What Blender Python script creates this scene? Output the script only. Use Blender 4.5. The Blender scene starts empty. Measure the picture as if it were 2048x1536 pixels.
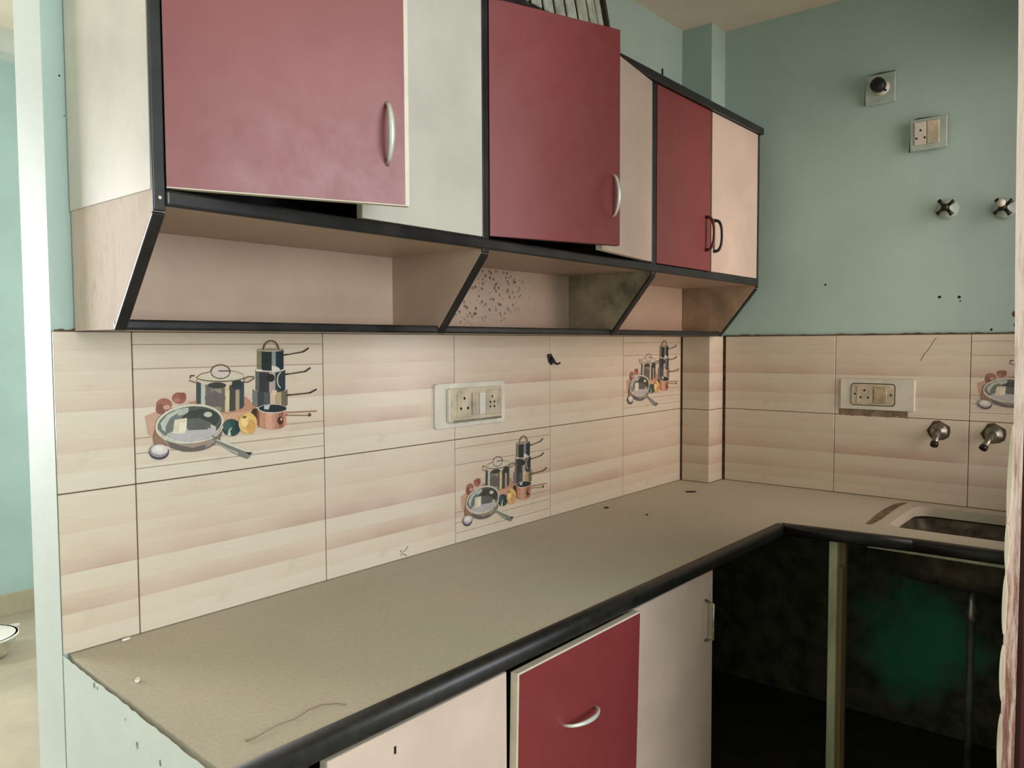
import bpy, bmesh, math, random
from mathutils import Vector, Matrix
random.seed(7)
scene = bpy.context.scene
COL = scene.collection
ZC = 0.86                      # height of the worktop; all z below are measured from the worktop

# ------------------------------------------------------------------ camera
FPX = 1561.76
YAW, PITCH, ROLL = 0.874, -0.0513, -0.0045
CAM = Vector((-2.9443, -1.547, 0.5725))
fw = Vector((math.sin(YAW)*math.cos(PITCH), math.cos(YAW)*math.cos(PITCH), math.sin(PITCH)))
r0 = fw.cross(Vector((0, 0, 1))).normalized(); u0 = r0.cross(fw)
rt = r0*math.cos(ROLL) + u0*math.sin(ROLL); up = -r0*math.sin(ROLL) + u0*math.cos(ROLL)
cam = bpy.data.cameras.new('camera'); co = bpy.data.objects.new('camera', cam); COL.objects.link(co)
cam.sensor_fit = 'HORIZONTAL'; cam.sensor_width = 36.0; cam.lens = FPX/2048*36.0
cam.clip_start = 0.05; cam.clip_end = 60
M = Matrix.Identity(4)
for i in range(3):
    M[i][0] = rt[i]; M[i][1] = up[i]; M[i][2] = -fw[i]
M[0][3], M[1][3], M[2][3] = CAM.x, CAM.y, CAM.z+ZC
co.matrix_world = M
scene.camera = co

def ray(u, v):
    return rt*((u-1024)/FPX) + up*((768-v)/FPX) + fw
def on(u, v, axis, val):
    d = ray(u, v); i = 'xyz'.index(axis)
    return CAM + d*((val-CAM[i])/d[i])
def onp(u, v, P, n):
    d = ray(u, v); return CAM + d*((Vector(P)-CAM).dot(n)/d.dot(n))

# ------------------------------------------------------------------ world, lights, exposure
w = bpy.data.worlds.new('world'); scene.world = w; w.use_nodes = True
w.node_tree.nodes['Background'].inputs[0].default_value = (0.80, 0.92, 1.0, 1)
w.node_tree.nodes['Background'].inputs[1].default_value = 1.0
vs = scene.view_settings
vs.view_transform = 'Standard'; vs.look = 'None'; vs.gamma = 1.0; vs.exposure = 0.0; vs.use_curve_mapping = False
def area(name, loc, aim, sx, sy, power, col, spread=180):
    l = bpy.data.lights.new(name, 'AREA'); l.shape = 'RECTANGLE'; l.size = sx; l.size_y = sy; l.energy = power; l.color = col; l.spread = math.radians(spread)
    o = bpy.data.objects.new(name, l); COL.objects.link(o)
    o.location = (loc[0], loc[1], loc[2]+ZC)
    d = Vector(aim)-Vector(loc); o.rotation_euler = d.to_track_quat('-Z', 'Z').to_euler()
    return o
# daylight entering through the windows of the far wall, of the wall behind the camera and of the passage
area('daylight_far_window', (-3.75, 3.22, 0.75), (-3.75, 0, 0.75), 1.5, 1.5, 120, (1.0, 0.96, 0.99))
area('daylight_rear_window', (-2.7, -4.42, 0.95), (-2.7, 0, 0.95), 2.4, 2.0, 139, (0.93, 0.95, 1.0))
area('daylight_passage_window', (-0.245, -1.52, 0.80), (-0.245, 0, 0.80), 0.60, 1.45, 7.5, (1.0, 0.84, 0.77), 104)
area('fill_side_lamp', (0.20, 1.70, 0.75), (-3, 1.70, 0.75), 1.4, 1.4, 52, (0.92, 0.95, 1.0))  # added unseen fill lamp that brightens the far wall

# ------------------------------------------------------------------ materials
def lin(c):
    return tuple((x/255/12.92 if x/255 <= 0.04045 else ((x/255+0.055)/1.055)**2.4) for x in c)+(1,)
MATS = {}
class NT:
    def __init__(s, name):
        s.m = bpy.data.materials.new(name); s.m.use_nodes = True; s.t = s.m.node_tree
        s.b = s.t.nodes['Principled BSDF']; MATS[name] = s.m
    def n(s, typ, **kw):
        x = s.t.nodes.new(typ)
        for k, v in kw.items(): setattr(x, k, v)
        return x
    def l(s, a, b): s.t.links.new(a, b)
    def coord(s, scale=(1, 1, 1), which='Object'):
        tc = s.n('ShaderNodeTexCoord'); mp = s.n('ShaderNodeMapping'); mp.inputs['Scale'].default_value = scale
        s.l(tc.outputs[which], mp.inputs['Vector']); return mp.outputs[0]
    def noise(s, vec, scale, detail=4, rough=.6):
        x = s.n('ShaderNodeTexNoise'); x.inputs['Scale'].default_value = scale; x.inputs['Detail'].default_value = detail
        x.inputs['Roughness'].default_value = rough; s.l(vec, x.inputs['Vector']); return x.outputs[0]
    def ramp(s, fac, stops, interp='LINEAR'):
        x = s.n('ShaderNodeValToRGB'); cr = x.color_ramp; cr.interpolation = interp
        while len(cr.elements) > 1: cr.elements.remove(cr.elements[-1])
        cr.elements[0].position = stops[0][0]; cr.elements[0].color = stops[0][1]
        for p, c in stops[1:]:
            e = cr.elements.new(p); e.color = c
        s.l(fac, x.inputs[0]); return x.outputs[0]
    def mix(s, fac, a, b, mode='MIX'):
        x = s.n('ShaderNodeMix', data_type='RGBA', blend_type=mode)
        for sock, v in ((x.inputs[0], fac), (x.inputs[6], a), (x.inputs[7], b)):
            if isinstance(v, (int, float, tuple)): sock.default_value = v
            else: s.l(v, sock)
        return x.outputs[2]
    def math(s, op, a, b=None, clamp=False):
        x = s.n('ShaderNodeMath', operation=op); x.use_clamp = clamp
        for i, v in enumerate((a, b)):
            if v is None: continue
            if isinstance(v, (int, float)): x.inputs[i].default_value = v
            else: s.l(v, x.inputs[i])
        return x.outputs[0]
    def bump(s, h, strength, dist=.002):
        x = s.n('ShaderNodeBump'); x.inputs['Strength'].default_value = strength; x.inputs['Distance'].default_value = dist
        s.l(h, x.inputs['Height']); s.l(x.outputs[0], s.b.inputs['Normal'])
    def col(s, c): s.l(c, s.b.inputs['Base Color'])
def simple(name, c, rough=.5, metal=0., var=.08, scale=6., bump=.0, bscale=60., spec=.5, stretch=(1, 1, 1)):
    m = NT(name); v = m.coord(stretch)
    f = m.noise(v, scale)
    d = tuple(max(0, x*(1-var*2)) for x in c); e = tuple(min(255, x*(1+var)) for x in c)
    m.col(m.ramp(f, [(.3, lin(d)), (.7, lin(e))]))
    m.b.inputs['Roughness'].default_value = rough; m.b.inputs['Metallic'].default_value = metal
    m.b.inputs['Specular IOR Level'].default_value = spec
    if bump: m.bump(m.noise(v, bscale), bump)
    return m.m

def wallpaint(name, c, stain):
    m = NT(name); v = m.coord()
    f = m.noise(v, 2.2, 6); g = m.noise(v, 26, 5, .7)
    base = m.ramp(f, [(.3, lin(tuple(x*.95 for x in c))), (.7, lin(tuple(min(255, x*1.03) for x in c)))])
    spots = m.ramp(g, [(.66, (0, 0, 0, 1)), (.78, (1, 1, 1, 1))])
    m.col(m.mix(m.math('MULTIPLY', spots, .35), base, lin(stain)))
    m.b.inputs['Roughness'].default_value = .55; m.b.inputs['Specular IOR Level'].default_value = .35
    m.bump(m.math('ADD', m.noise(v, 7, 4), m.math('MULTIPLY', m.noise(v, 90), .3)), .25, .006)
    return m.m
mint = wallpaint('mint_wall_paint', (174, 199, 191), (140, 165, 155))
mint_lit = wallpaint('lit_mint_paint', (216, 227, 221), (156, 172, 162))  # brighter copy of the mint paint, strong light put into its colour
ceil_m = wallpaint('ceiling_paint', (224, 210, 188), (190, 176, 154))
floor_m = simple('dusty_floor', (180, 168, 146), .8, var=.06, scale=3, bump=.3, bscale=30)
skirt_m = simple('skirting_tile', (190, 178, 152), .5, var=.04)
beam_m = simple('beam_plaster', (205, 206, 196), .7, var=.03)
black_edge = simple('black_edge_band', (34, 32, 33), .32, var=.25, scale=14, spec=.5)
granite = simple('black_granite', (26, 25, 26), .42, var=.35, scale=40, spec=.5)
cream = simple('cream_laminate', (202, 183, 168), .42, var=.03, scale=5, spec=.4)
white_sheet = simple('off_white_sheet', (216, 212, 200), .45, var=.04, scale=5, spec=.35)
white_lam = simple('white_laminate', (198, 195, 183), .42, var=.03, scale=5, spec=.4)
pale_edge = simple('pale_door_edge', (214, 204, 184), .5, var=.05)
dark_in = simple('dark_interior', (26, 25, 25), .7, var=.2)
chrome = simple('chrome', (226, 232, 222), .3, .45, var=.05, scale=30)
bowl_m = simple('stained_steel', (88, 82, 66), .5, .5, var=.25, scale=14)
dull_metal = simple('dull_steel', (158, 154, 144), .32, .8, var=.2, scale=25)
dark_metal = simple('dark_metal', (48, 44, 38), .42, .6, var=.3, scale=30)
black_pl = simple('black_plastic', (24, 26, 30), .4, var=.15)
gap_shade = simple('shaded_gap', (78, 88, 76), .9, var=.2, scale=60)  # dark tone paints the shaded gap beside the wall plates
hole_m = simple('hole_black', (10, 9, 8), .9, var=.1)
grout = simple('dark_grout', (96, 74, 54), .9, var=.2, scale=30)
maroon_h = simple('maroon_handle', (84, 26, 28), .4, var=.1)
white_pl = simple('white_plate', (214, 210, 196), .4, var=.04, scale=12)
yellow_pl = simple('aged_ivory_plastic', (196, 184, 160), .45, var=.09, scale=22)
mint_pl = simple('painted_plate', (176, 192, 180), .5, var=.06, scale=15)
flake_m = simple('white_flake', (238, 234, 222), .6, var=.03)
post_m = simple('pale_post_paint', (222, 220, 186), .55, var=.12, scale=12, stretch=(1, 1, .2))
ply = simple('raw_plywood', (150, 128, 92), .7, var=.15, scale=10, stretch=(1, 1, .1))
pipe_m = simple('grey_pipe', (92, 96, 92), .45, var=.2, scale=12)
sack_m = simple('cream_sack', (206, 196, 170), .7, var=.06, scale=18, bump=.4, bscale=25)
slat_m = simple('pale_slat', (176, 178, 160), .6, var=.14, scale=16)
slat_d = simple('dark_slat_frame', (70, 62, 48), .6, var=.2, scale=20)

def laminate_red():
    m = NT('maroon_laminate'); v = m.coord()
    f = m.noise(v, 3, 5); g = m.noise(v, 14, 5, .7)
    m.col(m.ramp(f, [(.25, lin((118, 44, 45))), (.75, lin((130, 52, 52)))]))
    m.l(m.ramp(g, [(.3, (.36, .36, .36, 1)), (.75, (.5, .5, .5, 1))]), m.b.inputs['Roughness'])
    m.b.inputs['Specular IOR Level'].default_value = .75
    m.bump(m.noise(v, 5, 3), .05, .004)
    return m.m
red = laminate_red()

def dusty_top():
    m = NT('dusty_worktop'); v = m.coord()
    f = m.noise(v, 2.2, 7, .62); g = m.noise(v, 120, 3, .7); h = m.noise(m.coord((3, 3, 3)), 5, 8, .75)
    base = m.ramp(f, [(.3, lin((190, 184, 164))), (.55, lin((198, 190, 170))), (.75, lin((206, 192, 174)))])
    grain = m.ramp(g, [(.35, (.88, .88, .88, 1)), (.65, (1.0, 1.0, 1.0, 1))])
    c = m.mix(1.0, base, grain, 'MULTIPLY')
    smear = m.ramp(h, [(.62, (0, 0, 0, 1)), (.74, (1, 1, 1, 1))])
    m.col(m.mix(m.math('MULTIPLY', smear, .35), c, lin((160, 150, 132))))
    m.b.inputs['Roughness'].default_value = .78; m.b.inputs['Specular IOR Level'].default_value = .3
    m.bump(g, .04, .001)
    return m.m
dust = dusty_top()

def end_pink():
    m = NT('worn_pink_board'); v = m.coord((1, 1, .35))
    f = m.noise(v, 30, 8, .75); g = m.noise(m.coord(), 4, 4)
    c = m.ramp(f, [(.35, lin((206, 186, 172))), (.55, lin((222, 204, 190))), (.68, lin((190, 166, 150)))])
    m.col(m.mix(m.math('MULTIPLY', g, .3), c, lin((196, 172, 156))))
    m.b.inputs['Roughness'].default_value = .7; m.bump(f, .3, .002)
    return m.m
pink_board = end_pink()

def back_board(name, spots):
    m = NT(name); v = m.coord()
    f = m.noise(v, 4, 5)
    c = m.ramp(f, [(.3, lin((170, 147, 128))), (.7, lin((186, 163, 142)))])
    if spots:   # black mould specks in a patch of the board, soot smear along its upper edge
        vo = m.n('ShaderNodeTexVoronoi'); vo.inputs['Scale'].default_value = 66; m.l(v, vo.inputs['Vector'])
        dots = m.ramp(vo.outputs['Distance'], [(.22, (1, 1, 1, 1)), (.38, (0, 0, 0, 1))])
        tc = m.n('ShaderNodeTexCoord'); sp = m.n('ShaderNodeVectorMath', operation='DISTANCE')
        mp = m.n('ShaderNodeMapping'); mp.inputs['Scale'].default_value = (.62, 0, 1.5); m.l(tc.outputs['Object'], mp.inputs['Vector'])
        m.l(mp.outputs[0], sp.inputs[0]); sp.inputs[1].default_value = (.30*.62, 0, .138*1.5)
        reg = m.ramp(m.math('ADD', sp.outputs['Value'], m.math('MULTIPLY', m.math('SUBTRACT', m.noise(v, 20, 3), .5), .16)), [(.11, (1, 1, 1, 1)), (.17, (0, 0, 0, 1))])
        k = m.math('MULTIPLY', m.math('MULTIPLY', dots, reg), m.ramp(m.noise(v, 55, 2), [(.28, (0, 0, 0, 1)), (.42, (1, 1, 1, 1))]))
        c = m.mix(m.math('MULTIPLY', k, .9), c, lin((70, 52, 40)))
    m.col(c); m.b.inputs['Roughness'].default_value = .45
    return m.m
board = back_board('pink_beige_board', False)
board_spots = back_board('mouldy_pink_board', True)

def sooty():
    m = NT('sooty_board'); v = m.coord()
    f = m.noise(v, 9, 6, .65)
    m.col(m.ramp(f, [(.38, lin((104, 98, 82))), (.52, lin((150, 138, 116))), (.66, lin((172, 156, 132)))]))
    m.b.inputs['Roughness'].default_value = .5
    return m.m
soot_m = sooty()

def shaded_wall_mat():
    m = NT('shaded_lower_wall'); v = m.coord(); tc = m.n('ShaderNodeTexCoord')
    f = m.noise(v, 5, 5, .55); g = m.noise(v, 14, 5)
    c = m.ramp(g, [(.35, lin((52, 50, 40))), (.6, lin((92, 86, 70)))])  # dark tones paint the lack of light under the counter
    # one green patch below the tap stubs, painted as wall paint catching light
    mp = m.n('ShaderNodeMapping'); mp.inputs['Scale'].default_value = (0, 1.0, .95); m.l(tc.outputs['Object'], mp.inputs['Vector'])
    dd = m.n('ShaderNodeVectorMath', operation='DISTANCE'); m.l(mp.outputs[0], dd.inputs[0]); dd.inputs[1].default_value = (0, LIT_PATCH[0], LIT_PATCH[1]*.95)
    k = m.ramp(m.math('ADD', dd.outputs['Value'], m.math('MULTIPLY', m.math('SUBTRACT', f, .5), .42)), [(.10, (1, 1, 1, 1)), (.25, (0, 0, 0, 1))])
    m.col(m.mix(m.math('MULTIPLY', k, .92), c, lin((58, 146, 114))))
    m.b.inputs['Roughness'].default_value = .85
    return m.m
LIT_PATCH = (-.89+2.297, -.50+.86)      # in the coordinates of wall_right_lower, whose origin is its base centre
shaded_wall = shaded_wall_mat()

def tile_mat(name, lines):
    m = NT(name)
    tc = m.n('ShaderNodeTexCoord'); sx = m.n('ShaderNodeSeparateXYZ'); m.l(tc.outputs['Object'], sx.inputs[0])
    oi = m.n('ShaderNodeObjectInfo')
    t = m.math('SUBTRACT', 1.0, m.math('DIVIDE', sx.outputs['Z'], .30))
    b8 = m.math('MULTIPLY', t, 8.0); fr = m.math('FRACT', b8); bi = m.math('FLOOR', b8)
    amp = m.ramp(t, [(0, (.34,)*3+(1,)), (.125, (.46,)*3+(1,)), (.25, (.50,)*3+(1,)), (.375, (.95,)*3+(1,)), (.5, (.22,)*3+(1,)), (.625, (.90,)*3+(1,)), (.755, (.36,)*3+(1,)), (.88, (.16,)*3+(1,))], 'CONSTANT')
    # blocks along the tile: every band is cut into boards of its own tone
    cb = m.n('ShaderNodeCombineXYZ')
    m.l(m.math('ADD', m.math('MULTIPLY', sx.outputs['X'], 5.5), m.math('MULTIPLY', bi, 2.37)), cb.inputs[0]); m.l(m.math('MULTIPLY', bi, 7.31), cb.inputs[1])
    m.l(m.math('MULTIPLY', oi.outputs['Random'], 3.0), cb.inputs[2])
    blk = m.noise(cb.outputs[0], 1.0, 1, .4)
    blkr = m.ramp(blk, [(.34, (.55,)*3+(1,)), (.5, (.8,)*3+(1,)), (.66, (1.1,)*3+(1,))])
    dark = m.math('MULTIPLY', m.math('MULTIPLY', amp, blkr), m.math('ADD', .45, m.math('MULTIPLY', fr, .60)), True)
    gv = m.coord((4, 4, 90)); gr = m.noise(gv, 3.0, 5, .6)
    dark = m.math('ADD', dark, m.math('MULTIPLY', m.math('SUBTRACT', gr, .5), .55), True)
    c = m.ramp(dark, [(0, lin((216, 206, 188))), (.35, lin((210, 194, 174))), (.7, lin((202, 180, 163))), (1, lin((191, 166, 149)))])
    if lines:
        for tt in (.085, .245, .70, .80, .90):
            k = m.math('LESS_THAN', m.math('ABSOLUTE', m.math('SUBTRACT', t, tt)), .0042)
            c = m.mix(m.math('MULTIPLY', k, .55), c, lin((128, 98, 72)))
    dirt = m.ramp(m.noise(m.coord(), 9, 6, .7), [(.60, (0, 0, 0, 1)), (.75, (1, 1, 1, 1))])
    c = m.mix(m.math('MULTIPLY', dirt, .18), c, lin((140, 116, 88)))
    m.col(c)
    m.b.inputs['Roughness'].default_value = .2; m.b.inputs['Specular IOR Level'].default_value = .55
    hgt = m.math('ADD', m.math('MULTIPLY', fr, -1.0), m.math('MULTIPLY', gr, .25))
    m.bump(m.math('ADD', hgt, m.math('MULTIPLY', m.noise(m.coord((1, 1, 3)), 9, 2), .8)), .22, .0022)
    return m.m
tile_m = tile_mat('striped_tile', False)
tile_ml = tile_mat('lined_tile', True)

def print_mat():
    m = NT('printed_picture'); a = m.n('ShaderNodeAttribute'); a.attribute_name = 'Col'
    g = m.noise(m.coord((1, 1, 1)), 160, 3)
    m.col(m.mix(1.0, a.outputs['Color'], m.ramp(g, [(.3, (.88, .88, .88, 1)), (.7, (1.08, 1.08, 1.08, 1))]), 'MULTIPLY'))
    m.b.inputs['Roughness'].default_value = .27
    return m.m
print_m = print_mat()

def frame_wood():
    m = NT('worn_door_frame_paint'); v = m.coord((1, 14, 1.2))
    f = m.noise(v, 9, 7, .75); g = m.noise(m.coord((1, 6, 1)), 6, 5, .7)
    s = m.n('ShaderNodeSeparateXYZ'); tc = m.n('ShaderNodeTexCoord'); m.l(tc.outputs['Object'], s.inputs[0])
    wear = m.math('ADD', m.math('MULTIPLY', f, .8), m.math('MULTIPLY', s.outputs['Z'], .29))   # more brown towards the floor, where it is scuffed
    m.col(m.ramp(wear, [(.48, lin((96, 58, 50))), (.62, lin((150, 104, 92))), (.72, lin((206, 180, 168))), (.84, lin((236, 216, 206)))]))
    m.b.inputs['Roughness'].default_value = .6; m.bump(f, .5, .003)
    return m.m
frame_m = frame_wood()
crimson = simple('crimson_door_rebate', (92, 34, 36), .5, var=.2, scale=14, stretch=(1, 1, .2))

# ------------------------------------------------------------------ mesh helpers
def T_back(a, b, n): return (a, -n, b)
class MB:
    def __init__(s, T=None):
        s.bm = bmesh.new(); s.T = T or (lambda x, y, z: (x, y, z)); s.cols = None
    def v(s, p): return s.bm.verts.new(s.T(*p))
    def box(s, a0, a1, b0, b1, c0, c1, bev=0., seg=2, mi=0):
        vs_ = [s.v((a, b, c)) for a in (a0, a1) for b in (b0, b1) for c in (c0, c1)]
        fs = []
        for q in ((0, 1, 3, 2), (4, 6, 7, 5), (0, 4, 5, 1), (2, 3, 7, 6), (0, 2, 6, 4), (1, 5, 7, 3)):
            f = s.bm.faces.new([vs_[i] for i in q]); f.material_index = mi; fs.append(f)
        if bev > 0:
            es = list({e for f in fs for e in f.edges})
            bmesh.ops.bevel(s.bm, geom=es, offset=bev, segments=seg, profile=.5, affect='EDGES', clamp_overlap=True)
        return s
    def prism(s, pts, c0, c1, order='abn', mi=0):
        """polygon pts (2d) extruded between c0 and c1 along the third axis"""
        def P(p, c):
            if order == 'abn': return (p[0], p[1], c)
            if order == 'yz': return (c, p[0], p[1])
            if order == 'xy': return (p[0], p[1], c)
        A = [s.v(P(p, c0)) for p in pts]; B = [s.v(P(p, c1)) for p in pts]
        fs = [s.bm.faces.new(A), s.bm.faces.new(B[::-1])]
        k = len(pts)
        for i in range(k): fs.append(s.bm.faces.new([A[i], B[i], B[(i+1) % k], A[(i+1) % k]]))
        for f in fs: f.material_index = mi
        return s
    def tube(s, pts, r, seg=12, cap=True, flat=None, mi=0):
        pts = [Vector(p) for p in pts]; k = len(pts)
        rr = r if isinstance(r, (list, tuple)) else [r]*k
        rings = []; prev = None
        for i, p in enumerate(pts):
            d = (pts[min(i+1, k-1)]-pts[max(i-1, 0)]).normalized()
            if prev is None:
                a = Vector((0, 0, 1)) if abs(d.z) < .9 else Vector((1, 0, 0))
            else: a = prev
            e1 = (a-d*a.dot(d)).normalized(); e2 = d.cross(e1); prev = e1
            q = flat[i] if flat else 1.0
            rings.append([s.v(tuple(p+e1*(math.cos(2*math.pi*j/seg)*rr[i]*q)+e2*(math.sin(2*math.pi*j/seg)*rr[i]))) for j in range(seg)])
        fs = []
        for A, B in zip(rings, rings[1:]):
            for j in range(seg): fs.append(s.bm.faces.new([A[j], A[(j+1) % seg], B[(j+1) % seg], B[j]]))
        if cap: fs += [s.bm.faces.new(rings[0][::-1]), s.bm.faces.new(rings[-1])]
        for f in fs: f.smooth = True; f.material_index = mi
        return s
    def lathe(s, c, axis, prof, seg=24, mi=0):
        """prof: list of (radius, height along axis)"""
        ax = Vector(axis).normalized(); a = Vector((0, 0, 1)) if abs(ax.z) < .9 else Vector((1, 0, 0))
        e1 = (a-ax*a.dot(ax)).normalized(); e2 = ax.cross(e1); c = Vector(c); rings = []
        for r, h in prof:
            r = max(r, 1e-5)
            rings.append([s.v(tuple(c+ax*h+e1*(r*math.cos(2*math.pi*j/seg))+e2*(r*math.sin(2*math.pi*j/seg)))) for j in range(seg)])
        fs = []
        for A, B in zip(rings, rings[1:]):
            for j in range(seg): fs.append(s.bm.faces.new([A[j], A[(j+1) % seg], B[(j+1) % seg], B[j]]))
        fs += [s.bm.faces.new(rings[0][::-1]), s.bm.faces.new(rings[-1])]
        for f in fs: f.smooth = True; f.material_index = mi
        return s
    def build(s, name, mat, parent=None, loc=None, label=None, recalc=True, sharp=None):
        if recalc: bmesh.ops.recalc_face_normals(s.bm, faces=s.bm.faces[:])
        base = Vector((0, 0, 0))
        if parent is not None: base = Vector(parent['_base'])
        elif loc is not None: base = Vector(loc)
        else:
            lo = Vector((1e9,)*3); hi = Vector((-1e9,)*3)
            for v in s.bm.verts:
                for i in range(3): lo[i] = min(lo[i], v.co[i]); hi[i] = max(hi[i], v.co[i])
            base = Vector(((lo.x+hi.x)/2, (lo.y+hi.y)/2, lo.z))
        for v in s.bm.verts: v.co -= base
        me = bpy.data.meshes.new(name); s.bm.to_mesh(me); s.bm.free()
        for m_ in (mat if isinstance(mat, (list, tuple)) else [mat]): me.materials.append(m_)
        o = bpy.data.objects.new(name, me); COL.objects.link(o)
        if parent is not None: o.parent = parent
        else: o.location = (base.x, base.y, base.z+ZC)
        o['_base'] = list(base)
        if label: o['label'] = label
        return o
def thing(name, label, cat, loc, group=None):
    o = bpy.data.objects.new(name, None); COL.objects.link(o); o.empty_display_size = .05
    o.location = (loc[0], loc[1], loc[2]+ZC); o['_base'] = list(loc)
    o['label'] = label; o['category'] = cat
    if group: o['group'] = group
    return o
def tag(o, label, cat, group=None):
    o['label'] = label; o['category'] = cat
    if group: o['group'] = group
    return o
def struct(o, label=None):
    o['kind'] = 'structure'
    if label: o['label'] = label
    return o
def rrect(x0, x1, y0, y1, r, n=6):
    pts = []
    for cx, cy, a0 in ((x1-r, y0+r, -90), (x1-r, y1-r, 0), (x0+r, y1-r, 90), (x0+r, y0+r, 180)):
        for i in range(n+1):
            a = math.radians(a0+90*i/n); pts.append((cx+r*math.cos(a), cy+r*math.sin(a)))
    return pts

# ------------------------------------------------------------------ the setting
XR = 0.1244; XE = -2.392; FL = -ZC; CK = 1.845; CH = 2.17; WT = .135
struct(MB().box(-6.3, .30, -4.7, 3.35, FL-.08, FL).build('floor', floor_m))
struct(MB().box(XE, .30, .006, WT, FL, CH).build('wall_back', mint), 'mint painted wall carrying the cabinets')
wb = bpy.data.objects['wall_back']
wb.data.materials.append(mint_lit)
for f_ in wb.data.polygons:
    if f_.normal.x < -.9: f_.material_index = 1  # end face gets the copy with light painted in
struct(MB().box(XR+.006, .30, -4.6, .006, 0, CH).build('wall_right', mint), 'mint painted side wall above the sink')
wr = bpy.data.objects['wall_right']
struct(MB().box(XR+.006, .30, -4.6, .006, FL, -.0).build('wall_right_lower', shaded_wall))
struct(MB().box(-.975, XR+.005, -.60, -.0, FL, FL+.03).box(-.455, XR+.005, -1.37, -.60, FL, FL+.03).build('floor_under_counter', simple('shade_dark_floor', (46, 42, 34), .9, var=.2, scale=12)))  # dark slab paints the shade on the floor below the worktop
struct(MB().box(-.975, .004, -.004, .005, FL+.03, -.036).build('wall_back_lower', shaded_wall))
def holed(name, axis, c0, c1, u0_, u1_, z0, z1, hu0, hu1, hz0, hz1, mat):
    mb = MB()
    for (a, b, c, d) in ((u0_, hu0, z0, z1), (hu1, u1_, z0, z1), (hu0, hu1, z0, hz0), (hu0, hu1, hz1, z1)):
        if axis == 'y': mb.box(a, b, c0, c1, c, d)
        else: mb.box(c0, c1, a, b, c, d)
    return struct(mb.build(name, mat))
holed('wall_far', 'y', 3.15, 3.30, -6.2, .30, FL, CH, -4.55, -2.95, 0., 1.5, mint)
holed('wall_rear', 'y', -4.5, -4.35, -6.2, .30, FL, CH, -3.9, -1.5, -.05, 1.95, mint)
struct(MB().box(-6.3, -6.15, -4.5, 3.3, FL, CH).build('wall_left', mint))
holed('wall_front', 'y', -1.50, -1.375, -1.42, XR, FL, CK, -.55, .06, .07, 1.53, mint)
struct(MB().box(-1.42, -1.34, -4.36, -1.50, FL, CH).build('wall_light_block', mint))  # unseen wall added to keep rear window light out of the passage
holed('wall_side', 'x', .15, .30, WT, 3.15, FL, CH, 1.0, 2.4, .05, 1.45, mint)  # opening added for the unseen fill lamp
def window(n, x0, x1, y, z0, z1):
    t = bpy.data.objects.new('window_%d' % n, None); COL.objects.link(t); t.location = (x0, y, z0+ZC); t['_base'] = [x0, y, z0]; t['kind'] = 'structure'
    MB().box(x0, x0+.03, y-.03, y+.03, z0, z1).box(x1-.03, x1, y-.03, y+.03, z0, z1).box(x0, x1, y-.03, y+.03, z0, z0+.03).box(x0, x1, y-.03, y+.03, z1-.03, z1).build('window_frame', white_pl, t)
window(1, -4.55, -2.95, 3.19, 0, 1.5); window(2, -3.9, -1.5, -4.39, -.05, 1.95); window(3, -.55, .06, -1.44, .07, 1.53)
struct(MB().box(-6.3, .30, -4.6, 3.35, CH, CH+.08).build('ceiling', ceil_m))
struct(MB().box(XE, .124+.006, -1.5, .006, CK, CH).build('ceiling_lowered', ceil_m), 'beige lowered ceiling slab over the kitchen')
struct(MB().box(-6.1, .30, 2.98, 3.15, 2.056, CH).build('trim_2', beam_m), 'pale beam along the far wall')
struct(MB().box(-2.94, .30, 3.138, 3.15, FL, FL+.116, .002).build('baseboard_far', skirt_m), 'beige skirting tiles along the far wall')
# pilaster in the corner
pil = struct(MB().box(.006, XR+.006, -.124, .006, -.0, CK).build('wall_pilaster', mint), 'mint corner pilaster between back and side wall')
# half wall carrying the left end of the worktop
mb = MB()
pts = [(XE, .0), (-2.30, .0), (-2.30, -.600), (-2.424, -.600)]
N = 40
ring_t = []; ring_b = []
outer = [(XE-(2.424+XE)*i/N*1.0, -.600*i/N) for i in range(N+1)]
for i, (x, y) in enumerate(outer):
    j = random.uniform(-.0022, .0014)
    ring_t.append(mb.v((x, y, .0012+j))); ring_b.append(mb.v((x, y, FL)))
A = mb.v((-2.30, -.600, -.034)); B = mb.v((-2.30, 0, -.034)); A2 = mb.v((-2.30, -.600, FL)); B2 = mb.v((-2.30, 0, FL))
inner_t = [mb.v((x+.012, y, -.034)) for x, y in outer]
for i in range(N):
    mb.bm.faces.new([ring_t[i], ring_t[i+1], ring_b[i+1], ring_b[i]])
    mb.bm.faces.new([ring_t[i], inner_t[i], inner_t[i+1], ring_t[i+1]])
mb.bm.faces.new(inner_t+[A, B]); mb.bm.faces.new([ring_t[-1], inner_t[-1], A, A2, ring_b[-1]]); mb.bm.faces.new([A, B, B2, A2]); mb.bm.faces.new([B, inner_t[0], ring_t[0], ring_b[0], B2])
mb.bm.faces.new(ring_b+[A2, B2])
struct(mb.build('wall_counter_end', mint_lit), 'brightly lit mint half wall carrying the worktop end')

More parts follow.
